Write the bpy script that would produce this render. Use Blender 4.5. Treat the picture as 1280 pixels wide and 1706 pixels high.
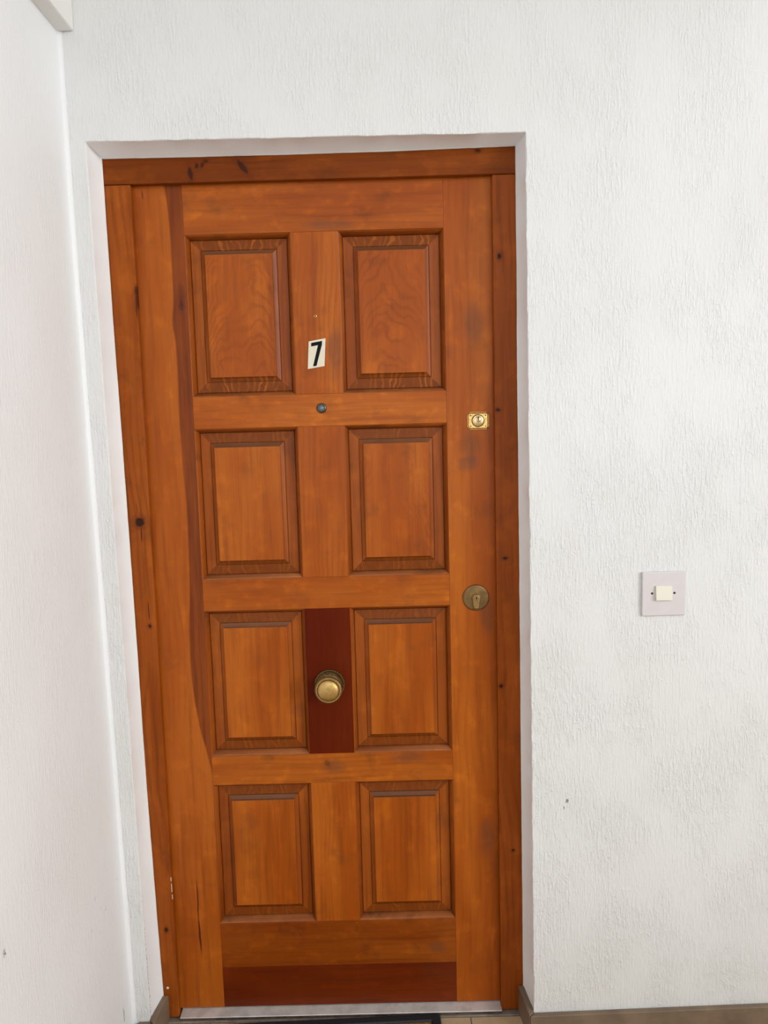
import bpy, bmesh, math, random
from mathutils import Vector, Matrix

for o in list(bpy.data.objects):
    bpy.data.objects.remove(o, do_unlink=True)
S = bpy.context.scene
COL = S.collection

# ------------------------------------------------------------------ camera
pitch, yaw, roll = 0.108012966, -0.00434672802, -0.0266687562
cp, sp, cy, sy, cr, sr = (math.cos(pitch), math.sin(pitch), math.cos(yaw),
                          math.sin(yaw), math.cos(roll), math.sin(roll))
fw = Vector((sy * cp, cy * cp, -sp)); ri = Vector((cy, -sy, 0)); up = ri.cross(fw)
r2 = ri * cr + up * sr; u2 = up * cr - ri * sr
cam_data = bpy.data.cameras.new('camera')
cam = bpy.data.objects.new('camera', cam_data); COL.objects.link(cam)
M = Matrix((r2, u2, -fw)).transposed().to_4x4()
M.translation = Vector((0.563732825, -1.8340764, 1.47163149))
cam.matrix_world = M
cam_data.sensor_fit = 'VERTICAL'; cam_data.sensor_height = 36.0
cam_data.lens = 1283.8557 / 1706 * 36.0
cam_data.clip_start = 0.01
S.camera = cam

# ------------------------------------------------------------------ light
world = bpy.data.worlds.new('overcast_sky'); S.world = world
world.use_nodes = True
bg = world.node_tree.nodes['Background']
bg.inputs['Color'].default_value = (0.95, 0.98, 1.0, 1)
bg.inputs['Strength'].default_value = 1.15

ld = bpy.data.lights.new('window_daylight', 'AREA')
ld.shape = 'RECTANGLE'; ld.size = 4.0; ld.size_y = 2.6
ld.energy = 260; ld.color = (1.0, 0.985, 0.96)
lo = bpy.data.objects.new('window_daylight', ld); COL.objects.link(lo)
lo.location = (7.5, -6.0, 3.3)
lo.rotation_euler = (Vector((0.6, 0, 1.15)) - Vector(lo.location)).to_track_quat('-Z', 'Y').to_euler()

S.view_settings.view_transform = 'Standard'
S.view_settings.look = 'None'
S.view_settings.gamma = 1.0
S.view_settings.use_curve_mapping = False
S.view_settings.exposure = 0.46

# ------------------------------------------------------------------ node helper
class NT:
    def __init__(s, name):
        s.m = bpy.data.materials.new(name); s.m.use_nodes = True
        s.t = s.m.node_tree; s.t.nodes.clear()
        s.out = s.t.nodes.new('ShaderNodeOutputMaterial')
        s.b = s.t.nodes.new('ShaderNodeBsdfPrincipled')
        s.t.links.new(s.b.outputs[0], s.out.inputs[0])
        s._pos = None
    def set(s, sock, v):
        if isinstance(v, bpy.types.NodeSocket): s.t.links.new(v, sock)
        elif v is not None:
            if isinstance(v, (tuple, list)) and len(v) == 3 and sock.type == 'RGBA': v = (*v, 1)
            sock.default_value = v
    def p(s, **k):
        for n, v in k.items(): s.set(s.b.inputs[n.replace('_', ' ')], v)
    def math(s, op, a, b=None, c=None, clamp=False):
        n = s.t.nodes.new('ShaderNodeMath'); n.operation = op; n.use_clamp = clamp
        s.set(n.inputs[0], a)
        if b is not None: s.set(n.inputs[1], b)
        if c is not None: s.set(n.inputs[2], c)
        return n.outputs[0]
    def add(s, a, b): return s.math('ADD', a, b)
    def sub(s, a, b): return s.math('SUBTRACT', a, b)
    def mul(s, a, b): return s.math('MULTIPLY', a, b)
    def pos(s):
        if s._pos is None:
            g = s.t.nodes.new('ShaderNodeNewGeometry')
            x = s.t.nodes.new('ShaderNodeSeparateXYZ'); s.t.links.new(g.outputs['Position'], x.inputs[0])
            s._pos = (x.outputs[0], x.outputs[1], x.outputs[2])
        return s._pos
    def seed(s):
        n = s.t.nodes.new('ShaderNodeAttribute'); n.attribute_type = 'OBJECT'; n.attribute_name = 'seed'
        return n.outputs['Fac']
    def vec(s, x, y, z):
        n = s.t.nodes.new('ShaderNodeCombineXYZ')
        s.set(n.inputs[0], x); s.set(n.inputs[1], y); s.set(n.inputs[2], z)
        return n.outputs[0]
    def noise(s, v, scale, detail=2, rough=.5, dist=0):
        n = s.t.nodes.new('ShaderNodeTexNoise'); s.set(n.inputs['Vector'], v)
        n.inputs['Scale'].default_value = scale; n.inputs['Detail'].default_value = detail
        n.inputs['Roughness'].default_value = rough; n.inputs['Distortion'].default_value = dist
        return n.outputs[0]
    def ss(s, v, a, b, lo=0.0, hi=1.0):
        n = s.t.nodes.new('ShaderNodeMapRange'); n.interpolation_type = 'SMOOTHSTEP'
        s.set(n.inputs[0], v); s.set(n.inputs[1], a); s.set(n.inputs[2], b)
        s.set(n.inputs[3], lo); s.set(n.inputs[4], hi)
        return n.outputs[0]
    def mix(s, f, a, b, mode='MIX'):
        n = s.t.nodes.new('ShaderNodeMix'); n.data_type = 'RGBA'; n.blend_type = mode
        s.set(n.inputs[0], f); s.set(n.inputs[6], a); s.set(n.inputs[7], b)
        return n.outputs[2]
    def bump(s, h, strength, dist):
        n = s.t.nodes.new('ShaderNodeBump'); n.inputs['Strength'].default_value = strength
        n.inputs['Distance'].default_value = dist; s.set(n.inputs['Height'], h)
        s.t.links.new(n.outputs[0], s.b.inputs['Normal'])
    def curve(s, v, pts):
        n = s.t.nodes.new('ShaderNodeFloatCurve'); s.set(n.inputs['Value'], v)
        c = n.mapping.curves[0]
        while len(c.points) > 2: c.points.remove(c.points[1])
        c.points[0].location = pts[0]; c.points[1].location = pts[-1]
        for q in pts[1:-1]: c.points.new(*q)
        n.mapping.update()
        return n.outputs[0]

WOOD_L, WOOD_M, WOOD_D = (0.415, 0.104, 0.0085), (0.315, 0.064, 0.0030), (0.165, 0.030, 0.0020)

def wood(name, axis='z', light=WOOD_L, mid=WOOD_M, dark=WOOD_D, cathedral=0.0, knots=(), streaks=(),
         heart=None, rough=.36, rings=.35, grime=.6, wave=26.0, stains=(), mottle=.45, spec=.20):
    """stained pine: position-based grain running along one axis, seed per board"""
    t = NT(name); x, y, z = t.pos(); sd = t.seed()
    g, c = (z, x) if axis == 'z' else (x, z)
    off = t.mul(sd, 7.31)
    base = t.vec(t.add(c, off), t.mul(y, .6), t.add(t.mul(g, .16), t.mul(sd, 3.7)))
    warp = t.noise(t.vec(t.add(c, off), y, t.add(t.mul(g, .35), off)), 5.0, 2, .5)
    # growth rings
    cc = t.add(t.add(c, t.mul(t.sub(warp, .5), .10)), off)
    if cathedral:
        w2 = t.noise(t.vec(t.add(c, off), y, t.add(t.mul(g, .8), off)), 9.0, 3, .55)
        # arches: parabola across the board, offset by the board's own centre (object attribute)
        n = t.t.nodes.new('ShaderNodeAttribute'); n.attribute_type = 'OBJECT'; n.attribute_name = 'centre'
        dx = t.sub(c, n.outputs['Fac'])
        par = t.mul(t.mul(dx, dx), 9.0)
        ph = t.add(t.add(par, t.mul(g, .42)), t.mul(w2, .13))
        band = t.math('SINE', t.mul(ph, 2 * math.pi * wave))
    else:
        band = t.math('SINE', t.mul(cc, 2 * math.pi * wave * 2.2))
    band = t.ss(band, -.1, 1.0)
    bmask = t.noise(t.vec(t.add(c, off), y, t.mul(g, .5)), 6.5, 2)
    band = t.mul(band, t.ss(bmask, .38, .62))
    broad = t.noise(base, 9.0, 3, .55)
    fibre = t.noise(t.vec(t.add(c, off), y, t.mul(g, .025)), 420.0, 2, .6)
    streak = t.noise(t.vec(t.add(c, off), y, t.add(t.mul(g, .05), off)), 55.0, 3, .6)
    col = t.mix(t.ss(broad, .36, .66), mid, light)
    col = t.mix(t.mul(t.ss(streak, .48, .72), .38), col, dark)
    col = t.mix(t.mul(band, rings), col, dark)
    col = t.mix(.20, col, t.mix(fibre, (0.25, .25, .25), (1.9, 1.9, 1.9)), 'MULTIPLY')
    blot = t.noise(t.vec(t.add(x, off), y, t.add(z, off)), 11.0, 4, .6)
    col = t.mix(t.mul(t.ss(blot, .54, .74), grime), col, t.mix(.6, col, (0.075, .025, .009)))
    mot = t.noise(t.vec(t.add(x, off), y, t.add(t.mul(z, .8 if axis == 'z' else 1.6), off)), 22.0, 3, .55)
    col = t.mix(t.mul(t.ss(mot, .50, .72), mottle), col, t.mix(1.0, col, (1.42, 1.5, 1.3), 'MULTIPLY'))
    tn = t.t.nodes.new('ShaderNodeAttribute'); tn.attribute_type = 'OBJECT'; tn.attribute_name = 'stain'
    col = t.mix(tn.outputs['Fac'], col, t.mix(1.0, col, (0.46, .38, .30), 'MULTIPLY'))
    rgh = t.add(rough - .06, t.mul(blot, .16))
    if heart is not None:           # heartwood band beyond a wandering boundary
        bx = t.curve(t.math('DIVIDE', z, 2.1), [(q[1] / 2.1, q[0] * 4) for q in sorted(heart, key=lambda q: q[1])])
        bx = t.mul(bx, .25)
        hm = t.ss(t.sub(t.add(x, t.add(t.mul(t.sub(streak, .5), .008), t.mul(t.sub(warp, .5), .012))), bx), -.0022, .0022)
        col = t.mix(t.mul(hm, .85), col, t.mix(t.ss(streak, .3, .7), (0.088, .0135, .0015), (0.235, .047, .005)))
    for (kx, kz, rx, rz) in stains:
        d = t.math('SQRT', t.add(t.math('POWER', t.math('ABSOLUTE', t.mul(t.sub(x, kx), 1 / rx)), 2.0),
                                 t.math('POWER', t.math('ABSOLUTE', t.mul(t.sub(z, kz), 1 / rz)), 2.0)))
        d = t.add(d, t.mul(t.sub(blot, .5), 1.6))
        col = t.mix(t.mul(t.ss(d, 1.1, .3), .45), col, (0.110, .042, .022))
    for (kx, kz, rx, rz) in streaks:      # long resin streaks / cracks
        wob = t.mul(t.sub(t.noise(t.vec(0.0, y, z), 9.0, 2), .5), .012)
        d = t.add(t.math('POWER', t.math('ABSOLUTE', t.mul(t.add(t.sub(x, kx), wob if axis == 'z' else 0.0), 1 / rx)), 2.0),
                  t.math('POWER', t.math('ABSOLUTE', t.mul(t.sub(z, kz), 1 / rz)), 2.0))
        col = t.mix(t.mul(t.ss(d, 1.0, .25), .85), col, (0.038, .007, .003))
    for kn_ in knots:
        kx, kz, rx, rz = kn_[:4]; kst = kn_[4] if len(kn_) > 4 else 1.0; ka = math.radians(kn_[5]) if len(kn_) > 5 else 0.0
        ux, uz = t.sub(x, kx), t.sub(z, kz)
        vx = t.add(t.mul(ux, math.cos(ka)), t.mul(uz, math.sin(ka)))
        vz = t.sub(t.mul(uz, math.cos(ka)), t.mul(ux, math.sin(ka)))
        d = t.math('SQRT', t.add(t.math('POWER', t.math('ABSOLUTE', t.mul(vx, 1 / rx)), 2.0),
                                 t.math('POWER', t.math('ABSOLUTE', t.mul(vz, 1 / rz)), 2.0)))
        kn = t.noise(t.vec(x, y, z), 120.0, 2)
        d = t.add(d, t.mul(t.sub(kn, .5), .7))
        tail = t.mul(t.ss(d, 2.4, 1.0), .40 * kst)
        col = t.mix(tail, col, (0.10, .018, .005))
        col = t.mix(t.mul(t.ss(d, 1.15, .6), kst), col, (0.034, .010, .005))
    t.p(Base_Color=col, Roughness=rgh, Specular_IOR_Level=spec)
    t.bump(t.add(t.mul(fibre, .5), t.mul(streak, .7)), .10, .0015)
    return t.m

def endgrain(name, light=(0.38, .105, .010), dark=(0.180, .040, .0036)):
    t = NT(name); x, y, z = t.pos(); sd = t.seed()
    wv = t.noise(t.vec(t.add(x, t.mul(sd, 5.0)), 0.0, t.mul(z, .9)), 24.0, 2)
    b = t.math('SINE', t.mul(t.add(x, t.mul(t.sub(wv, .5), .05)), 430.0))
    m = t.noise(t.vec(t.add(x, t.mul(sd, 3.0)), 0.0, 0.0), 28.0, 2)
    sk = t.t.nodes.new('ShaderNodeAttribute'); sk.attribute_type = 'OBJECT'; sk.attribute_name = 'streaky'
    col = t.mix(t.mul(t.mul(t.ss(b, .1, 1.0), t.ss(m, .40, .62)), sk.outputs['Fac']), dark, light)
    col = t.mix(t.mul(t.ss(t.noise(t.vec(x, y, z), 60.0, 3), .35, .7), .5), col, (0.235, .055, .005))
    t.p(Base_Color=col, Roughness=.45, Specular_IOR_Level=.18)
    return t.m

def plaster(name, col=(0.745, .75, .75), fine=1.0, specks=(), smooth=False, crack=False):
    t = NT(name); x, y, z = t.pos()
    h = t.add(x, y)
    v1 = t.vec(t.mul(x, 1.0), t.mul(y, 1.0), t.mul(z, .16))
    a = t.noise(v1, 190.0, 3, .6, .15)
    b = t.noise(t.vec(x, y, t.mul(z, .40)), 240.0, 3, .65, .3)
    c = t.noise(t.vec(x, y, t.mul(z, .6)), 9.0, 2)
    d = t.noise(t.vec(x, y, z), 3.0, 3)
    patch = t.ss(c, .35, .66)
    rid = t.ss(a, .42, .72)
    worm = t.noise(t.vec(x, y, t.mul(z, .55)), 120.0, 2, .5, 1.2)
    hgt = t.add(t.mul(rid, t.add(.35, t.mul(patch, .75))), t.mul(t.mul(t.add(b, t.mul(t.ss(worm, .55, .68), .6)), t.add(.25, patch)), .85))
    tone = t.mix(t.ss(d, .3, .7), col, tuple(q * f for q, f in zip(col, (.965, .962, .95))))
    if not smooth:
        sc = t.noise(t.vec(x, y, t.mul(z, .5)), 75.0, 3, .65)
        low = t.ss(z, .75, .05)
        big = t.noise(t.vec(x, y, z), 4.5, 2)
        tone = t.mix(t.mul(t.mul(t.ss(sc, .665, .70), low), t.mul(t.mul(t.ss(big, .50, .60), t.ss(x, .2, 0.0)), .75)), tone, (0.20, .19, .18))
    for (kx, ky, kz, rh, rz) in specks:
        q = t.add(t.add(t.math('POWER', t.math('ABSOLUTE', t.mul(t.sub(x, kx), 1 / rh)), 2.0),
                        t.math('POWER', t.math('ABSOLUTE', t.mul(t.sub(y, ky), 1 / rh)), 2.0)),
                  t.math('POWER', t.math('ABSOLUTE', t.mul(t.sub(z, kz), 1 / rz)), 2.0))
        q = t.add(q, t.mul(t.sub(t.noise(t.vec(x, y, z), 260.0, 2), .5), 3.0))
        tone = t.mix(t.mul(t.ss(q, .9, .4), .75), tone, (0.10, .095, .09))
    if smooth and crack:
        cn = t.noise(t.vec(0.0, 0.0, z), 130.0, 3, .7)
        ym = t.add(y, t.mul(t.sub(t.noise(t.vec(0.0, 0.0, z), 14.0, 2), .5), .012))
        ln = t.mul(t.ss(ym, -.0850, -.0862), t.ss(ym, -.0895, -.0880))
        mk = t.mul(t.mul(ln, t.ss(cn, .47, .53)), t.mul(t.ss(z, .42, .12), t.ss(x, .2, .1)))
        tone = t.mix(t.mul(mk, .7), tone, (0.16, .15, .14))
    t.p(Base_Color=tone, Roughness=.62, Specular_IOR_Level=.25)
    hgt = t.mul(hgt, t.ss(z, 2.3, .9, .62, 1.1))
    t.bump(hgt, .46 * fine, .0036)
    return t.m

def metal(name, col, rough, dirt=None, scale=60.0, metallic=1.0):
    t = NT(name); x, y, z = t.pos()
    n = t.noise(t.vec(x, y, z), scale, 4, .6)
    t.p(Base_Color=t.mix(t.ss(n, .38, .68), col, dirt or tuple(q * .7 for q in col)), Metallic=metallic,
        Roughness=t.add(rough - .06, t.mul(n, .14)))
    return t.m

def plain(name, col, rough=.5, var=.12, scale=40.0, spec=.4, bump=0.0):
    t = NT(name); x, y, z = t.pos()
    n = t.noise(t.vec(x, y, z), scale, 4, .6)
    t.p(Base_Color=t.mix(t.ss(n, .3, .7), col, tuple(q * (1 - var) for q in col)), Roughness=rough, Specular_IOR_Level=spec)
    if bump: t.bump(n, bump, .003)
    return t.m

# ------------------------------------------------------------------ mesh helpers
def link(name, bm, mats, parent=None, smooth=False, loc=None, seed=None, **props):
    me = bpy.data.meshes.new(name)
    bmesh.ops.recalc_face_normals(bm, faces=bm.faces)
    if loc is None and parent is not None: loc = Vector(parent['_base'])
    if loc is None: loc = Vector((0, 0, 0))
    loc = Vector(loc)
    bmesh.ops.translate(bm, verts=bm.verts, vec=-loc)
    bm.to_mesh(me); bm.free()
    for m in (mats if isinstance(mats, (list, tuple)) else [mats]): me.materials.append(m)
    if smooth:
        for f in me.polygons: f.use_smooth = True
        me.set_sharp_from_angle(angle=math.radians(42))
    o = bpy.data.objects.new(name, me); COL.objects.link(o)
    if parent is not None:
        o.parent = parent; o['_base'] = tuple(parent['_base'])
    else:
        o.location = loc; o['_base'] = tuple(loc)
    if seed is not None: o['seed'] = float(seed)
    for k, v in props.items(): o[k] = v
    return o

def empty(name, loc, **props):
    o = bpy.data.objects.new(name, None); COL.objects.link(o); o.location = loc
    o.empty_display_size = .1; o['_base'] = tuple(loc)
    for k, v in props.items(): o[k] = v
    return o

def box(x0, x1, y0, y1, z0, z1, bevel=0.0, seg=2, bm=None):
    own = bm is None
    b = bmesh.new()
    bmesh.ops.create_cube(b, size=1.0)
    for v in b.verts:
        v.co = Vector(((x0 + x1) / 2 + v.co.x * (x1 - x0), (y0 + y1) / 2 + v.co.y * (y1 - y0), (z0 + z1) / 2 + v.co.z * (z1 - z0)))
    if bevel: bmesh.ops.bevel(b, geom=b.edges[:], offset=bevel, segments=seg, profile=.5, affect='EDGES')
    return b

def lathe(cx, cz, prof, n=48, y0=0.0):
    """surface of revolution about the y axis through (cx,cz); prof = [(radius, y)]"""
    b = bmesh.new(); rings = []
    for r, y in prof:
        if r < 1e-6: rings.append([b.verts.new((cx, y0 + y, cz))])
        else: rings.append([b.verts.new((cx + r * math.cos(2 * math.pi * k / n), y0 + y, cz + r * math.sin(2 * math.pi * k / n))) for k in range(n)])
    for A, B in zip(rings, rings[1:]):
        for k in range(n):
            k2 = (k + 1) % n
            if len(A) == 1 and len(B) == 1: continue
            if len(A) == 1: b.faces.new((A[0], B[k], B[k2]))
            elif len(B) == 1: b.faces.new((A[k], A[k2], B[0]))
            else: b.faces.new((A[k], A[k2], B[k2], B[k]))
    return b

def prism(pts, y0, y1, bevel=0.0):
    """extrude an xz outline from y0 to y1"""
    b = bmesh.new()
    A = [b.verts.new((p[0], y0, p[1])) for p in pts]; B = [b.verts.new((p[0], y1, p[1])) for p in pts]
    f = b.faces.new(A); b.faces.new(B[::-1])
    n = len(pts)
    for k in range(n): b.faces.new((A[k], B[k], B[(k + 1) % n], A[(k + 1) % n]))
    if bevel:
        ed = [e for e in b.edges if all(abs(v.co.y - y0) < 1e-7 for v in e.verts)]
        bmesh.ops.bevel(b, geom=ed, offset=bevel, segments=2, profile=.5, affect='EDGES')
    return b

def merge(dst, src):
    me = bpy.data.meshes.new('tmp'); src.to_mesh(me); src.free(); dst.from_mesh(me); bpy.data.meshes.remove(me)

# ------------------------------------------------------------------ materials
heart_pts = [(0.0736, 2.0258), (0.0799, 1.9432), (0.0801, 1.849), (0.0791, 1.7811), (0.0747, 1.7265), (0.0794, 1.6851),
             (0.0778, 1.5038), (0.0823, 1.2461), (0.0803, 1.1291), (0.0722, 0.9507), (0.0754, 0.8448), (0.0904, 0.7372),
             (0.1073, 0.6594), (0.125, 0.55), (0.125, 0.0)]
m_stile_l = wood('pine_stile_heartwood', 'z', heart=heart_pts, knots=[(0.0965, 1.767, .006, .012, .5), (0.098, 1.79, .010, .03, .25)],
                 streaks=[(0.0574, .295, .0022, .07), (0.0578, .20, .0030, .06), (0.022, 2.018, .0015, .012)], rings=.18, grime=.35)
m_stile_r = wood('pine_stile_right', 'z', rings=.2, grime=.45, stains=[(.765, 1.43, .035, .045), (.775, 1.70, .03, .07), (.80, 1.02, .02, .06), (.795, .44, .030, .07), (.757, 1.385, .03, .02)], mottle=.55)
m_rail = wood('pine_rail', 'x', rings=.2, grime=.75, mottle=.65, stains=[(.415, .640, .035, .022), (.60, .66, .05, .02), (.66, .155, .03, .02), (.45, 1.94, .08, .014)], knots=[(.398, .650, .006, .010, .35, 25)])
m_rail_dark = wood('mahogany_stained_board', 'x', light=(0.155, .022, .0012), mid=(0.118, .0145, .0008), dark=(0.07, .008, .0005), rings=.15, grime=.35)
m_munt = wood('pine_muntin', 'z', rings=.26, wave=40.0, grime=.6, stains=[(.452, 1.66, .02, .07)])
m_munt_dark = wood('dark_red_stained_board', 'z', light=(0.122, .0135, .0008), mid=(0.098, .0085, .0004), dark=(0.06, .006, .0004), rings=.1, grime=.15, mottle=.2, spec=.10)
m_field_fig = wood('pine_panel_figured', 'z', cathedral=1.0, rings=.32, wave=62.0, grime=.6)
m_field_plain = wood('pine_panel_plain', 'z', rings=.18, grime=.4)
m_bevel = wood('pine_panel_bevel', 'z', light=(0.36, .088, .009), mid=(0.26, .055, .004), dark=(0.12, .022, .002), rings=.3, grime=.7)
m_end = endgrain('pine_end_grain')
m_mould_v = wood('pine_moulding_upright', 'z', light=(0.34, .085, .012), mid=(0.25, .055, .006), dark=(0.12, .024, .003), rings=.2, grime=.9)
m_mould_h = wood('pine_moulding_level', 'x', light=(0.34, .085, .012), mid=(0.25, .055, .006), dark=(0.12, .024, .003), rings=.2, grime=.9)
m_dusty = wood('dusty_end_grain', 'x', light=(0.175, .066, .028), mid=(0.135, .046, .017), dark=(0.08, .025, .009), rings=.1, grime=.6, mottle=.2)
m_ledge = wood('dusty_moulding_ledge', 'x', light=(0.36, .125, .045), mid=(0.27, .080, .022), dark=(0.13, .035, .010), rings=.1, grime=.9)
m_jamb_l = wood('pine_jamb_knotty_left', 'z', light=(0.330, .080, .009), mid=(0.245, .051, .004), dark=(0.12, .021, .002), rings=.35, grime=.6, spec=.12,
                knots=[(-.0248, 1.2656, .0125, .0115), (-.0155, 1.0132, .0042, .005), (-.0211, .2307, .0045, .007), (-.0015, 1.803, .0035, .009, .7)],
                streaks=[(-.0235, 1.236, .0018, .022), (-.0165, 1.05, .0014, .03), (-.0008, 1.775, .0022, .045), (-.030, 1.30, .0010, .02)])
m_jamb_r = wood('pine_jamb_knotty_right', 'z', light=(0.290, .064, .008), mid=(0.230, .047, .004), dark=(0.12, .021, .002), rings=.3, grime=.5, spec=.12,
                knots=[(.835, 1.8559, .0048, .007), (.8286, 1.5074, .0055, .0045), (.842, 1.1562, .0065, .0038), (.8288, .842, .005, .005), (.855, .42, .004, .004)])
m_head = wood('pine_head_knotty', 'x', light=(0.245, .056, .006), mid=(0.165, .034, .003), dark=(0.09, .016, .002), rings=.35, grime=.7, spec=.10,
              knots=[(.1385, 2.055, .0055, .016, .85, 8), (.153, 2.072, .0045, .006, .8), (.166, 2.074, .004, .007, .8, -30), (.174, 2.082, .006, .004, .7), (.2564, 2.068, .0062, .021, .85, 40), (.7887, 2.0886, .007, .004, .8)])
m_plaster = plaster('white_combed_plaster', specks=[(.9708, -.095, .5835, .004, .007), (.9637, -.095, .5688, .002, .005)])
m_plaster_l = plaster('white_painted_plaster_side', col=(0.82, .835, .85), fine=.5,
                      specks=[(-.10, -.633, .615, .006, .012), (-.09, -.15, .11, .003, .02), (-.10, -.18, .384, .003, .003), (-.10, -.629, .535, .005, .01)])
m_reveal = plaster('shade_lifted_reveal_plaster', col=(0.87, .885, .90), fine=.30, smooth=True, crack=True)  # reveal colour kept lighter than the wall to lift the recess shade
m_paint = plaster('white_paint_smooth', col=(0.80, .79, .77), fine=.15, smooth=True)
m_brass = metal('polished_brass', (0.78, .52, .19), .30, (0.55, .33, .10), 300.0)
m_brass_pale = metal('pale_brass', (0.80, .60, .33), .32, (0.66, .45, .2), 200.0)
m_brass_old = metal('tarnished_brass', (0.27, .165, .068), .48, (0.19, .115, .05), 45.0)
m_brass_dark = metal('patinated_brass', (0.24, .155, .06), .42, (0.09, .055, .02), 250.0)
m_satin = metal('satin_brass', (0.62, .42, .16), .46, (0.52, .33, .11), 120.0)
m_brass_mid = metal('worn_brass', (0.45, .29, .12), .36, (0.30, .19, .08), 200.0)
m_steel = metal('dull_steel', (0.12, .115, .105), .38, (0.05, .045, .04), 300.0)
m_glass = plain('peephole_lens', (0.16, .18, .19), .08, .2, 200.0, .6)
m_black = plain('keyway_black', (0.010, .008, .006), .6)
m_card = plain('ivory_plastic', (0.72, .66, .52), .35, .06, 120.0)
m_ink = plain('black_lettering', (0.006, .006, .007), .6, .1, 40.0, .12)
m_plate = plain('off_white_switch_plastic', (0.655, .615, .620), .35, .03, 30.0)
m_button = plain('cream_button_plastic', (0.76, .72, .605), .30, .03, 30.0)
m_screw = metal('dark_screw', (0.10, .08, .075), .5, (0.04, .03, .03), 400.0)
m_alu = metal('brushed_aluminium', (0.66, .63, .60), .50, (0.52, .49, .46), 25.0, .35)
m_skirt = plain('taupe_skirting_tile', (0.215, .150, .100), .45, .30, 14.0)
m_tile = plain('beige_floor_tile', (0.58, .43, .26), .40, .25, 9.0)
m_grout = plain('grey_grout', (0.20, .17, .14), .8, .3, 60.0)
m_sill = plain('grey_stone_sill', (0.27, .21, .165), .6, .4, 30.0, bump=.2)
m_rubber = plain('black_rubber', (0.016, .018, .022), .55, .3, 150.0)
m_coir = plain('brown_coir', (0.36, .20, .085), .9, .6, 500.0, .1, bump=.6)
m_ceil = plain('white_ceiling_paint', (0.78, .77, .75), .7, .03)

FLOOR = -0.015
random.seed(7)

# ------------------------------------------------------------------ setting: back wall with the door opening
def lerp(tab, z):
    tab = sorted(tab)
    if z <= tab[0][0]: return tab[0][1]
    for (a, va), (b, vb) in zip(tab, tab[1:]):
        if z <= b: return va + (vb - va) * (z - a) / (b - a)
    return tab[-1][1]

WY, CEIL = -0.095, 2.95
L_front = [(-.02, -.0485), (.062, -.050), (.5875, -.053), (1.898, -.0659), (2.104, -.0675)]
L_back = [(-.02, -.0375), (.055, -.0385), (.55, -.0475), (1.3, -.0535), (2.094, -.0610)]
R_front = [(-.02, .8900), (.048, .8898), (1.07, .8872), (1.614, .8851), (2.098, .8830)]
R_back = [(-.02, .8785), (.028, .8780), (1.0, .8765), (2.096, .8742)]
def x_corner(z): return -.090 + (-.1105 + .090) * min(max((z - .04) / 1.95, -.1), 1.0)

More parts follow.
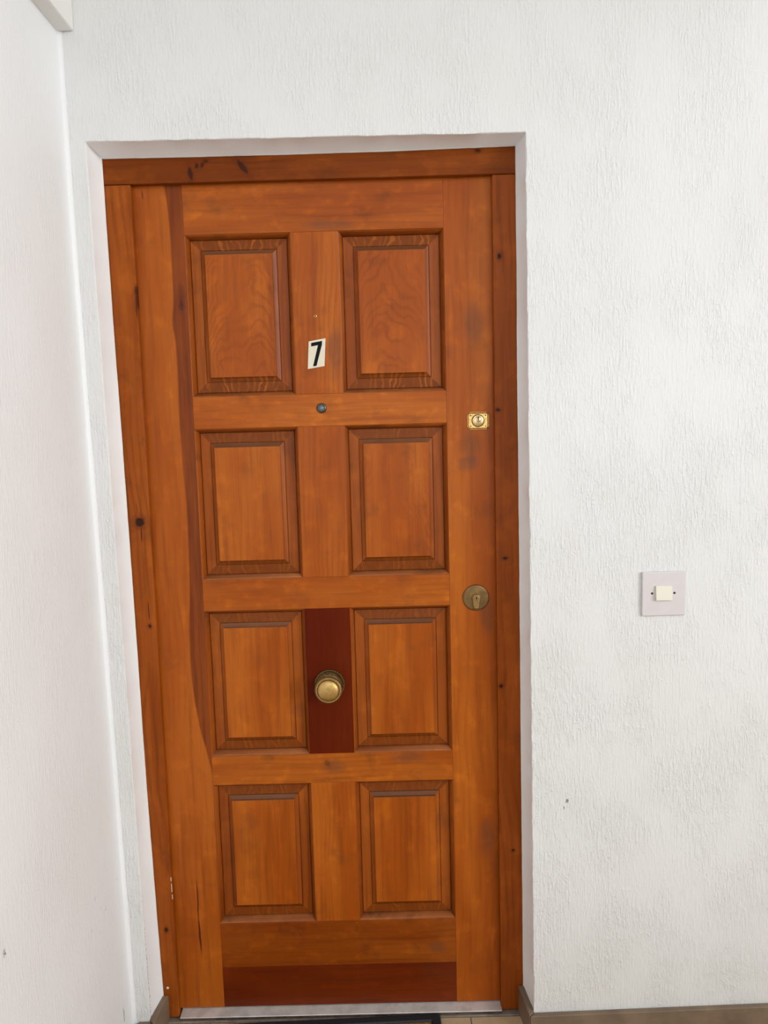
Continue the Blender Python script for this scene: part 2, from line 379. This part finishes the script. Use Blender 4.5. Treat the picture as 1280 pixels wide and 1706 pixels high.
def build_wall_back():
    b = bmesh.new(); path = []
    zt_l, zt_r = 2.104, 2.098
    n = 300
    for k in range(n + 1):
        z = FLOOR + (zt_l - FLOOR) * k / n
        zb = min(z, 2.094) if k < n else 2.094
        path.append(((lerp(L_front, z), z), (lerp(L_back, zb), zb), (-1, 0) if k < n else (-.8, .8), 'L'))
    m = 150
    for k in range(1, m):
        f = k / m; x = -.0675 + (.883 + .0675) * f; xb = -.061 + (.8742 + .061) * f
        dip = -.0035 * math.sin(math.pi * f)
        path.append(((x, zt_l + (zt_r - zt_l) * f), (xb, 2.094 + .0025 * f + dip), (0, 1), 'T'))
    for k in range(n, -1, -1):
        z = FLOOR + (zt_r - FLOOR) * k / n
        zb = min(z, 2.0965)
        path.append(((lerp(R_front, z), z), (lerp(R_back, zb), zb), (1, 0) if k < n else (.8, .8), 'R'))
    N = len(path)
    def smooth_noise(sc, amp):
        raw = [random.uniform(-1, 1) for _ in range(N + 40)]
        return [amp * sum(raw[i + j] for j in range(sc)) / math.sqrt(sc) for i in range(N)]
    j1 = [a + c for a, c in zip(smooth_noise(5, .0010), smooth_noise(1, .0004))]
    j2 = [a + c for a, c in zip(smooth_noise(9, .0009), smooth_noise(2, .0003))]
    j3 = smooth_noise(24, .0007)
    rings = [[] for _ in range(9)]
    for i, (pf, pb, nn, side) in enumerate(path):
        amp = 1.0 if side == 'R' else (.8 if side == 'T' else .55)
        def P(p, d, y): return b.verts.new((p[0] + nn[0] * d, y, p[1] + nn[1] * d))
        rings[0].append(P(pf, .010, WY))
        rings[1].append(P(pf, .0011 + amp * j1[i], WY))
        rings[2].append(P(pf, .0000 + amp * j1[i], WY + .0010))
        rings[3].append(P(pf, amp * j2[i] * .6, WY + .006))
        rings[4].append(P(pb, .0004, -.0245))
        rings[5].append(P(pb, -.0002 - .0012 + j3[i] * .8, -.0222))
        rings[6].append(P(pb, -.0016 + j3[i] * .8, -.0205))
        rings[7].append(P(pb, .030, -.0200))
        rings[8].append(P(pb, .030, .105))
    for a, A, B in zip(range(8), rings, rings[1:]):
        for i in range(N - 1):
            f = b.faces.new((A[i], A[i + 1], B[i + 1], B[i])); f.smooth = a in (2, 3)
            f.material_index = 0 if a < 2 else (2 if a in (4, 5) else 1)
    # niche closed at the back
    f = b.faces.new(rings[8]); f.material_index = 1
    # wall face: left strip, top strip, right strip and the two corner fields
    fr = rings[0]
    def strip(idx, far):
        vs = [b.verts.new(far(fr[i].co)) for i in idx]
        for a in range(len(idx) - 1):
            b.faces.new((fr[idx[a]], fr[idx[a + 1]], vs[a + 1], vs[a]))
        return vs
    iL = list(range(0, n + 1)); iT = list(range(n, n + m + 1)); iR = list(range(n + m, N))
    vL = strip(iL, lambda c: (x_corner(c.z) - .02, WY, c.z))
    vT = strip(iT, lambda c: (c.x, WY, CEIL))
    vR = strip(iR, lambda c: (3.2, WY, c.z))
    q = b.verts.new((x_corner(CEIL) - .02, WY, CEIL)); b.faces.new((fr[n], vT[0], q, vL[-1]))
    q = b.verts.new((3.2, WY, CEIL)); b.faces.new((fr[n + m], vR[0], q, vT[-1]))
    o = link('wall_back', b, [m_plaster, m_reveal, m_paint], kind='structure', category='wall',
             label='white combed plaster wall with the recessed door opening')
    return o
build_wall_back()

# left wall with a soft plastered corner
def build_wall_left():
    b = bmesh.new(); rows = []
    nz = 60
    for k in range(nz + 1):
        z = FLOOR + (CEIL - FLOOR) * k / nz; xc = x_corner(z)
        wob = .0012 * math.sin(z * 7.0) + .0008 * math.sin(z * 19.0 + 1)
        r = .009; row = []
        row.append(b.verts.new((xc, -1.7, z)))
        row.append(b.verts.new((xc, WY - .05, z)))
        for a in range(7):
            th = math.pi / 2 * a / 6
            row.append(b.verts.new((xc + r - r * math.cos(th) + wob * math.sin(th) * .3, WY - r + (r - .0006) * math.sin(th), z)))
        rows.append(row)
    for A, B in zip(rows, rows[1:]):
        for i in range(len(A) - 1):
            f = b.faces.new((A[i], A[i + 1], B[i + 1], B[i])); f.smooth = True
    return link('wall_left', b, m_plaster_l, kind='structure', category='wall',
                label='white painted side wall running along the left of the door')
build_wall_left()

link('trim_1', box(-.14, -.0755, -1.7, WY - .0004, 2.328, CEIL, .004, 2), m_paint, kind='structure', category='beam',
     label='white boxed beam along the top of the left wall')
link('ceiling', box(-.14, 3.2, -2.3, WY, CEIL, CEIL + .1), m_ceil, kind='structure', category='ceiling',  # unseen ceiling, its outer edge placed to shape the daylight
     label='plain white unseen ceiling, its edge set for the daylight falloff')

# unseen parapets added behind and right of the camera to cut low daylight
m_added_parapet = plain('added_parapet_plaster', (0.70, .66, .59), .7, .1, 20.0, .2, .2)
link('added_parapet_front', box(-.14, 3.2, -2.62, -2.50, FLOOR, .92, .01, 2), m_added_parapet, kind='structure', category='wall',
     label='added low parapet behind the camera, unseen, cutting low daylight')
link('added_parapet_right', box(3.2, 3.32, -2.62, WY, FLOOR, .92, .01, 2), m_added_parapet, kind='structure', category='wall',
     label='added low parapet at the right end, unseen, cutting low daylight')

# floor: bed with single tiles
floor = empty('floor', (1.5, -1.8, FLOOR), kind='structure', category='floor', label='beige tiled floor of the landing')
link('grout_bed', box(-3.0, 6.5, -6.5, .06, FLOOR - .06, FLOOR - .0015), m_grout, floor)  # also runs far past the tiles, unseen, to cut light from below
TS = .33
tile_me = None
ix0 = -3; x_joint = .741
for ix in range(-3, 8):
    for iy in range(0, 11):
        xa, xb = x_joint + ix * TS + .0015, x_joint + (ix + 1) * TS - .0015
        yb, ya = -.031 - iy * TS - .0015, -.031 - (iy + 1) * TS + .0015
        if xa < -.10: xa = -.10
        if xb > 3.2 or xb - xa < .03: continue
        if ix == -3:
            link('tile', box(xa, xb, ya, yb, FLOOR - .010, FLOOR, .0012, 1), m_tile, floor)
        elif tile_me is None:
            o = link('tile', box(xa, xb, ya, yb, FLOOR - .010, FLOOR, .0012, 1), m_tile, floor, )
            tile_me = (o, xa, yb)
        else:
            c = tile_me[0].copy(); COL.objects.link(c); c.parent = floor
            c.location = Vector((xa - tile_me[1], yb - tile_me[2], 0))

# stone sill under the frame
link('trim_2', box(-.055, .886, -.030, .06, FLOOR - .03, FLOOR + .0015, .002, 1), m_sill, kind='structure', category='sill',
     label='rough grey stone sill under the door frame')
# aluminium threshold bar
thr = bmesh.new()
prof = [(.055, .0004), (.002, .0004), (-.0020, .0002), (-.0265, -.0032), (-.0275, -.0045), (-.0275, -.0050), (-.025, -.0055), (-.025, FLOOR + .0017), (.055, FLOOR + .0017)]
A = [thr.verts.new((.0035, y, z)) for y, z in prof]; B = [thr.verts.new((.8215, y, z)) for y, z in prof]
thr.faces.new(A); thr.faces.new(B[::-1])
for k in range(len(prof)): thr.faces.new((A[k], A[(k + 1) % len(prof)], B[(k + 1) % len(prof)], B[k]))
m_thr_front = metal('threshold_shaded_edge', (0.16, .12, .095), .6, (0.07, .05, .04), 40.0, .5)  # dark colour paints in the shade under the threshold lip
thr.faces.ensure_lookup_table()
for f in thr.faces:
    if f.calc_center_median().y < -.024 and f.calc_center_median().z < -.0056: f.material_index = 1
link('trim_3', thr, [m_alu, m_thr_front], kind='structure', category='threshold', label='flat aluminium threshold strip under the door leaf')

# skirting tiles
def skirting(name, label, pieces):
    o = empty(name, pieces[0][0], kind='structure', category='skirting', label=label)
    for base, quad, ztops in pieces:
        b = bmesh.new()
        lo_ = [b.verts.new((x, y, FLOOR + .0005)) for x, y in quad]
        hi_ = [b.verts.new((x, y, z)) for (x, y), z in zip(quad, ztops)]
        b.faces.new(lo_[::-1]); b.faces.new(hi_)
        for k in range(4): b.faces.new((lo_[k], lo_[(k + 1) % 4], hi_[(k + 1) % 4], hi_[k]))
        bmesh.ops.bevel(b, geom=b.edges[:], offset=.0012, segments=1, affect='EDGES')
        link('tile', b, m_skirt, o)
T = .0145
skirting('baseboard_right', 'taupe tile skirting round the corner right of the door', [
    ((1.2, -.10, FLOOR), [(.8905, WY - .0005), (.8905 - T, WY - T), (.8640, -.0215), (.8780, -.0215)], [.047, .047, .0600, .0600]),
    ((1.2, -.10, FLOOR), [(.8915, WY - .0005), (1.60, WY - .0005), (1.60, WY - T), (.8780, WY - T)], [.0455, .0595, .0595, .0455]),
    ((1.2, -.10, FLOOR), [(1.6015, WY - .0005), (2.2, WY - .0005), (2.2, WY - T), (1.6015, WY - T)], [.0600, .0600, .0600, .0600]),
])
skirting('baseboard_left', 'taupe tile skirting in the reveal left of the door', [
    ((-.04, -.06, FLOOR), [(-.0385, -.0215), (-.0385 + T, -.0215), (-.0500 + T, WY - T), (-.0500, WY - .0005)], [.0555, .0555, .050, .050]),
    ((-.04, -.06, FLOOR), [(-.0745, WY - .001), (-.0510, WY - .001), (-.0370, WY - T), (-.0745, WY - T)], [.046, .046, .046, .046]),
    ((-.04, -.06, FLOOR), [(-.0885, WY - .011), (-.0760, WY - .011), (-.0760, -1.2), (-.0885, -1.2)], [.046, .046, .046, .046]),
])

# ------------------------------------------------------------------ door frame
frame = empty('trim_4', (.41, -.01, FLOOR), kind='structure', category='door frame', label='knotty varnished pine frame around the front door')
def board(name, x0, x1, y0, y1, z0, z1, mat, parent, seed, bevel=.0014, **k):
    return link(name, box(x0, x1, y0, y1, z0, z1, bevel, 2), mat, parent, seed=seed, **k)
b = box(-.0665, -.0004, -.0180, -.0012, FLOOR + .006, 2.0362, .0026, 3)
board_l = link('jamb', b, m_jamb_l, frame, seed=.31, label='left jamb with large dark knots')
link('jamb', box(.8206, .9035, -.0180, -.0012, FLOOR + .006, 2.0362, .0026, 3), m_jamb_r, frame, seed=.77)
link('head', box(-.0885, .9040, -.0192, -.0012, 2.0368, 2.118, .0022, 3), m_head, frame, seed=.53, label='top frame board with dark knots')
# jamb bodies behind the leaf edge
link('rebate_post', box(-.0660, -.0140, -.0010, .0500, FLOOR + .006, 2.05), m_jamb_l, frame, seed=.2)
link('rebate_post', box(.8345, .9000, -.0010, .0500, FLOOR + .006, 2.05), m_jamb_r, frame, seed=.4)
link('nail_head', lathe(-.0263, .0726, [(0, -.0010), (.0028, -.0008), (.0034, 0)], 14, -.0180), m_plate, frame, True)
# flaked filler along the joint of left jamb and leaf
for zc, h, xx in ((.365, .010, -.0016), (.342, .022, -.0012), (.318, .012, -.0006)):
    link('paint_flake', box(xx - .0006, xx + .0009, -.0185, -.0165, zc - h / 2, zc + h / 2, .0003, 1), m_card, frame)

# ------------------------------------------------------------------ door leaf
door = empty('door_1', (.41, .02, 0), kind='structure', category='door',
             label='orange-brown varnished pine front door with eight raised panels and number 7')
X1, XL, XR, X2, W, H = .1113, .3558, .4663, .7097, .82, 2.034
ZT = [1.9268, 1.4811, 1.0415, .5992]; ZB = [1.5565, 1.1185, .6744, .2317]
E1 = .0008
board('stile', -.0125, X1, 0, .042, .0025, H + .010, m_stile_l, door, .13, E1, label='left stile with a dark heartwood band')
board('stile', X2, W + .0125, 0, .042, .0025, H + .010, m_stile_r, door, .64, E1)
g = .0001
rails = [(ZT[0], H + .010), (ZT[1], ZB[0]), (ZT[2], ZB[1]), (ZT[3], ZB[2]), (.112, ZB[3])]
for k, (za, zb) in enumerate(rails):
    board('rail', X1 + g, X2 - g, .0002, .042, za, zb, m_rail, door, .17 + .213 * k, E1, stain=(.05, .0, .05, .15, .62)[k])
board('rail', X1 + g, X2 - g, .0004, .042, .0025, .1118, m_rail_dark, door, .9, E1, label='darker red strip along the door bottom')
for k in range(4):
    dk = k == 2
    board('muntin', XL, XR + (.0 if not dk else .0), .0003 if not dk else .0010, .042, ZB[k] + g, ZT[k] - g,
          m_munt_dark if dk else m_munt, door, .11 + .29 * k, E1,
          **({'label': 'dark red board behind the knob'} if dk else {}))

MW = .0088                      # moulding width
def ring_pt(x0, x1, z0, z1, d): return [(x0 + d, z0 + d), (x1 - d, z0 + d), (x1 - d, z1 - d), (x0 + d, z1 - d)]
MOULD = [(0, .0004), (.0003, .0024), (.0016, .0030), (.0038, .0050), (.0060, .0085), (.0076, .0125), (.0084, .0155), (.0086, .0185)]
PANEL = [(MW - .001, .0215), (MW + .0008, .0215), (MW + .0010, .0188), (MW + .0018, .0180), (.0328, .0162), (.0332, .0186), (.0346, .0186), (.0350, .0160), (.0378, .0146), (.0405, .0130), (.0428, .0114), (.0436, .0110), (.0438, .0064), (.0444, .0056), (.0450, .0055)]
def make_panel(x0, x1, z0, z1, field_mat, seed, centre):
    b = bmesh.new(); rings = []
    for d, y in PANEL: rings.append([b.verts.new((px, y, pz)) for px, pz in ring_pt(x0, x1, z0, z1, d)])
    for A, B in zip(rings, rings[1:]):
        for k in range(4):
            f = b.faces.new((A[k], A[(k + 1) % 4], B[(k + 1) % 4], B[k]))
            f.material_index = (3 if (k == 2 and A[0].co.x - x0 > .034) else 2) if k in (0, 2) else 1
    b.faces.new(rings[-1]).material_index = 0
    back = [b.verts.new((v.co.x, .032, v.co.z)) for v in rings[0]]
    for k in range(4): b.faces.new((rings[0][k], rings[0][(k + 1) % 4], back[(k + 1) % 4], back[k])).material_index = 1
    b.faces.new(back[::-1]).material_index = 1
    p = link('panel', b, [field_mat, m_bevel, m_end, m_dusty], door, seed=seed, centre=centre, streaky=1.0 if z1 > 1.8 else .35)
    for k in range(4):           # four mitred lengths of moulding
        b = bmesh.new(); ra, rb = [], []
        for d, y in MOULD + [(.0086, .030), (0, .030)]:
            q = ring_pt(x0, x1, z0, z1, d)
            e = .00015
            a_, b_ = q[k], q[(k + 1) % 4]
            ra.append(b.verts.new((a_[0], y, a_[1]))); rb.append(b.verts.new((b_[0], y, b_[1])))
        n = len(ra)
        for i in range(n):
            f = b.faces.new((ra[i], ra[(i + 1) % n], rb[(i + 1) % n], rb[i]))
            if 2 <= i < len(MOULD) - 1: f.smooth = True
        b.faces.new(ra); b.faces.new(rb[::-1])
        link('moulding', b, (m_ledge if k == 0 else m_mould_h) if k in (0, 2) else m_mould_v, p, seed=seed + .07 * k + .03)
    return p
figured = {(0, 0), (0, 1), (1, 1)}
for r in range(4):
    for c, (xa, xb) in enumerate(((X1, XL), (XR, X2))):
        make_panel(xa, xb, ZB[r], ZT[r], m_field_fig if (r, c) in figured else m_field_plain,
                   .07 + .19 * r + .37 * c, (xa + xb) / 2 + (.012 if c == 0 else -.008))

# --- hardware (all moves with the leaf)
# number plate: tilted ivory tile with a black 7
plate_pts = [(.3858, 1.6146), (.4255, 1.6205), (.4299, 1.6847), (.3903, 1.6782)]
npl = link('number_plate', prism(plate_pts, -.0016, .0003, .0003), m_card, door, label='ivory number tile reading 7')
seven = [(.3961, 1.6746), (.4217, 1.6787), (.4212, 1.6705), (.4068, 1.6216), (.3986, 1.6206), (.4118, 1.6690), (.3958, 1.6664)]
link('digit', prism(seven[::-1], -.0019, -.0015), m_ink, npl, label='black numeral 7')
# small brass eyelet
ey = link('eyelet', lathe(.4078, 1.7354, [(.0016, .0006), (.0016, -.0009), (.0024, -.0015), (.0034, -.0010), (.0038, .0003)], 20), m_brass, door, True,
          label='small brass eyelet above the number')
link('hole', lathe(.4078, 1.7354, [(.0, -.0004), (.0018, -.0004)], 16), m_black, ey)
# peephole
pe = link('peephole', lathe(.4150, 1.5230, [(.0117, .0004), (.0117, -.0012), (.0106, -.0028), (.0080, -.0036), (.0066, -.0034), (.0062, -.0024)], 32), m_steel, door, True,
          label='dull metal door viewer')
link('lens', lathe(.4150, 1.5230, [(.0063, -.0024), (.0050, -.0040), (.0028, -.0050), (0, -.0053)], 24), m_glass, pe, True)
# upper rim lock: square brass plate
def rrect(cx, cz, w, h, r, n=5):
    pts = []
    for (sx, sz, a0) in ((1, 1, 0), (-1, 1, 90), (-1, -1, 180), (1, -1, 270)):
        for k in range(n + 1):
            a = math.radians(a0 + 90 * k / n)
            pts.append((cx + sx * (w / 2 - r) + r * math.cos(a), cz + sz * (h / 2 - r) + r * math.sin(a)))
    return pts
lx, lz = .7837, 1.4837
lk = link('lock_plate', prism(rrect(lx, lz, .0505, .0402, .006), -.0022, .0003, .0012), m_brass, door, label='square polished brass lock plate')
fr_ = bmesh.new()
o_, i_ = rrect(lx, lz, .0490, .0388, .0055), rrect(lx, lz, .0435, .0332, .0035)
vo = [fr_.verts.new((p[0], -.0022, p[1])) for p in o_]; vm = [fr_.verts.new(((p[0] + q[0]) / 2, -.0040, (p[1] + q[1]) / 2)) for p, q in zip(o_, i_)]
vi = [fr_.verts.new((p[0], -.0022, p[1])) for p in i_]
for A_, B_ in ((vo, vm), (vm, vi)):
    for k in range(len(o_)): fr_.faces.new((A_[k], A_[(k + 1) % len(o_)], B_[(k + 1) % len(o_)], B_[k]))
link('rim', fr_, m_brass, lk, True)
link('cylinder_ring', lathe(lx - .0003, lz + .0003, [(.0153, -.0021), (.0153, -.0026), (.0142, -.0030), (.0136, -.0024)], 36), m_brass_dark, lk, True)
link('cylinder', lathe(lx - .0003, lz + .0003, [(.0137, -.0022), (.0134, -.0048), (.0122, -.0056), (.0, -.0056)], 36), m_brass_pale, lk, True)
link('plug', lathe(lx, lz + .0027, [(.0082, -.0055), (.0078, -.0060), (.0068, -.0057), (.0060, -.0064), (0, -.0064)], 30), m_brass_pale, lk, True)
link('keyway', prism([(lx - .0010, lz + .0002), (lx + .0010, lz + .0002), (lx + .0017, lz + .0086), (lx - .0017, lz + .0086)], -.0067, -.0060), m_black, lk)
for sx in (-1, 1):
    for sz in (-1, 1):
        link('screw', lathe(lx + sx * .0178, lz + sz * .0128, [(.0019, -.0021), (.0017, -.0028), (0, -.0030)], 12), m_brass_dark, lk, True)
# lower lock: round tarnished escutcheon with a profile cylinder
ex, ez = .7727, 1.0585
es = link('escutcheon', lathe(ex, ez, [(.0318, .0004), (.0318, -.0020), (.0304, -.0036), (.0280, -.0040), (.0, -.0044)], 56), m_brass_old, door, True,
          label='round tarnished brass keyhole plate')
px, pz, pr, sw_ = ex + .0005, ez - .0005, .0092, .0062
prof_c = [(px + pr * math.cos(math.radians(a)), pz + pr * math.sin(math.radians(a))) for a in range(-46, 227, 13)]
prof_c += [(px - sw_, pz - .0245), (px + sw_, pz - .0245)]
pcy = link('profile_cylinder', prism(prof_c, -.0092, -.0030, .0008), m_brass_mid, es)
rim_c = [(px + (pr + .0022) * math.cos(math.radians(a)), pz + (pr + .0022) * math.sin(math.radians(a))) for a in range(-40, 221, 13)]
rim_c += [(px - sw_ - .0022, pz - .0268), (px + sw_ + .0022, pz - .0268)]
link('cylinder_collar', prism(rim_c, -.0052, -.0030, .0005), m_brass_dark, es)
link('plug', lathe(px, pz, [(.0072, -.0091), (.0068, -.0102), (.0, -.0104)], 28), m_brass_mid, es, True)
link('keyway', prism([(px - .0012, pz - .0020), (px + .0012, pz - .0020), (px + .0016, pz + .0040), (px - .0016, pz + .0040)], -.0108, -.0100), m_black, es)
# centre knob
kx, kz = .4113, .8520
kn = link('knob', lathe(kx, kz, [(.0120, -.006), (.0115, -.018), (.0130, -.026), (.0200, -.032), (.0290, -.0375), (.0325, -.0420), (.0330, -.0455),
                                 (.0322, -.0480), (.0300, -.0492), (.0290, -.0486), (.0262, -.0484), (.0256, -.0492)], 64), m_brass_old, door, True,
          label='round brass centre knob with beaded rims')
link('knob_face', lathe(kx, kz, [(.0257, -.0486), (.0253, -.0502), (.0235, -.0528), (.0190, -.0550), (.0115, -.0567), (.0050, -.0573), (0, -.0574)], 64), m_satin, kn, True)
link('rose', lathe(kx, kz, [(.0372, .0008), (.0372, -.0016), (.0355, -.0036), (.0325, -.0034), (.0300, -.0030), (.0220, -.0046), (.0150, -.0075), (.0118, -.0080)], 64),
     m_brass_dark, kn, True)
bd = bmesh.new()
for k in range(44):
    a = 2 * math.pi * k / 44
    s_ = bmesh.new(); bmesh.ops.create_icosphere(s_, subdivisions=1, radius=.0021)
    for v in s_.verts: v.co += Vector((kx + .0285 * math.cos(a), -.0492, kz + .0285 * math.sin(a)))
    merge(bd, s_)
link('knob_beading', bd, m_satin, kn, True)
bd = bmesh.new()
for k in range(54):
    a = 2 * math.pi * k / 54
    s_ = bmesh.new(); bmesh.ops.create_icosphere(s_, subdivisions=1, radius=.0022)
    for v in s_.verts: v.co += Vector((kx + .0352 * math.cos(a), -.0036, kz + .0352 * math.sin(a)))
    merge(bd, s_)
link('rose_beading', bd, m_brass_old, kn, True)

# ------------------------------------------------------------------ light switch
sx0, sx1, sz0, sz1 = 1.1415, 1.2412, 1.0280, 1.1302
sw = empty('light_switch', ((sx0 + sx1) / 2, WY, sz0), category='light switch', label='square off-white push switch on the wall right of the door')
link('plate', box(sx0, sx1, WY - .0075, WY - .0002, sz0, sz1, .0022, 3), m_plate, sw)
bt = bmesh.new()
q0 = [(1.1710, 1.0652), (1.2085, 1.0652), (1.2085, 1.0982), (1.1710, 1.0982)]
A = [bt.verts.new((x, WY - .0073, z)) for x, z in q0]; B = [bt.verts.new((x, WY - (.0150 if z < 1.08 else .0115), z)) for x, z in q0]
bt.faces.new(A[::-1]); bt.faces.new(B)
for k in range(4): bt.faces.new((A[k], A[(k + 1) % 4], B[(k + 1) % 4], B[k]))
bmesh.ops.bevel(bt, geom=bt.edges[:], offset=.0007, segments=2, affect='EDGES')
link('button', bt, m_button, sw, label='cream push button')
for x in (1.1640, 1.2150):
    link('screw', lathe(x, 1.0805, [(.0028, -.0073), (.0026, -.0080), (.0, -.0083)], 16, WY), m_screw, sw, True)

# ------------------------------------------------------------------ doormat
c0 = Vector((.664, -.0295)); ang = math.radians(1.9)
ex_ = Vector((-math.cos(ang), -math.sin(ang))); ey_ = Vector((math.sin(ang), -math.cos(ang)))
MWD, MDP, MB = .60, .40, .024
def mp(u, v): p = c0 + ex_ * u + ey_ * v; return p.x, p.y
mat_e = empty('doormat', (*mp(MWD / 2, MDP / 2), FLOOR), category='doormat', label='coir doormat with black rubber border in front of the door')
b = bmesh.new(); zt = FLOOR + .0115
def loop(d, z): return [b.verts.new((*mp(u, v), z)) for u, v in ((d, d), (MWD - d, d), (MWD - d, MDP - d), (d, MDP - d))]
rr = [loop(0, FLOOR + .0004), loop(0, zt - .003), loop(.003, zt), loop(MB - .003, zt), loop(MB, zt - .003), loop(MB, FLOOR + .0004)]
for A, B in zip(rr, rr[1:] + rr[:1]):
    for k in range(4): b.faces.new((A[k], A[(k + 1) % 4], B[(k + 1) % 4], B[k]))
link('border', b, m_rubber, mat_e)
b = bmesh.new(); d = MB + .0008
lo_ = [b.verts.new((*mp(u, v), FLOOR + .0006)) for u, v in ((d, d), (MWD - d, d), (MWD - d, MDP - d), (d, MDP - d))]
hi_ = [b.verts.new((v.co.x, v.co.y, zt - .004)) for v in lo_]
b.faces.new(lo_[::-1]); b.faces.new(hi_)
for k in range(4): b.faces.new((lo_[k], lo_[(k + 1) % 4], hi_[(k + 1) % 4], hi_[k]))
link('coir_backing', b, m_coir, mat_e)
vs, fs = [], []
for k in range(14000):
    u, v = random.uniform(d + .001, MWD - d - .001), random.uniform(d + .001, MDP - d - .001)
    x, y = mp(u, v); h = random.uniform(.003, .0075); a = random.uniform(0, 6.28); lx_, ly_ = random.uniform(-.0012, .0012), random.uniform(-.0012, .0012)
    i = len(vs)
    for j in range(3): vs.append((x + .0007 * math.cos(a + 2.094 * j), y + .0007 * math.sin(a + 2.094 * j), zt - .0045))
    vs.append((x + lx_, y + ly_, zt - .0045 + h))
    fs += [(i, i + 1, i + 3), (i + 1, i + 2, i + 3), (i + 2, i, i + 3)]
me = bpy.data.meshes.new('coir_pile'); bx_, by_ = mp(MWD / 2, MDP / 2)
me.from_pydata([(x - bx_, y - by_, z - FLOOR) for x, y, z in vs], [], fs); me.materials.append(m_coir)
cp_ = bpy.data.objects.new('coir_pile', me); COL.objects.link(cp_); cp_.parent = mat_e; cp_['kind'] = 'stuff'

for o in bpy.data.objects:
    if '_base' in o: del o['_base']
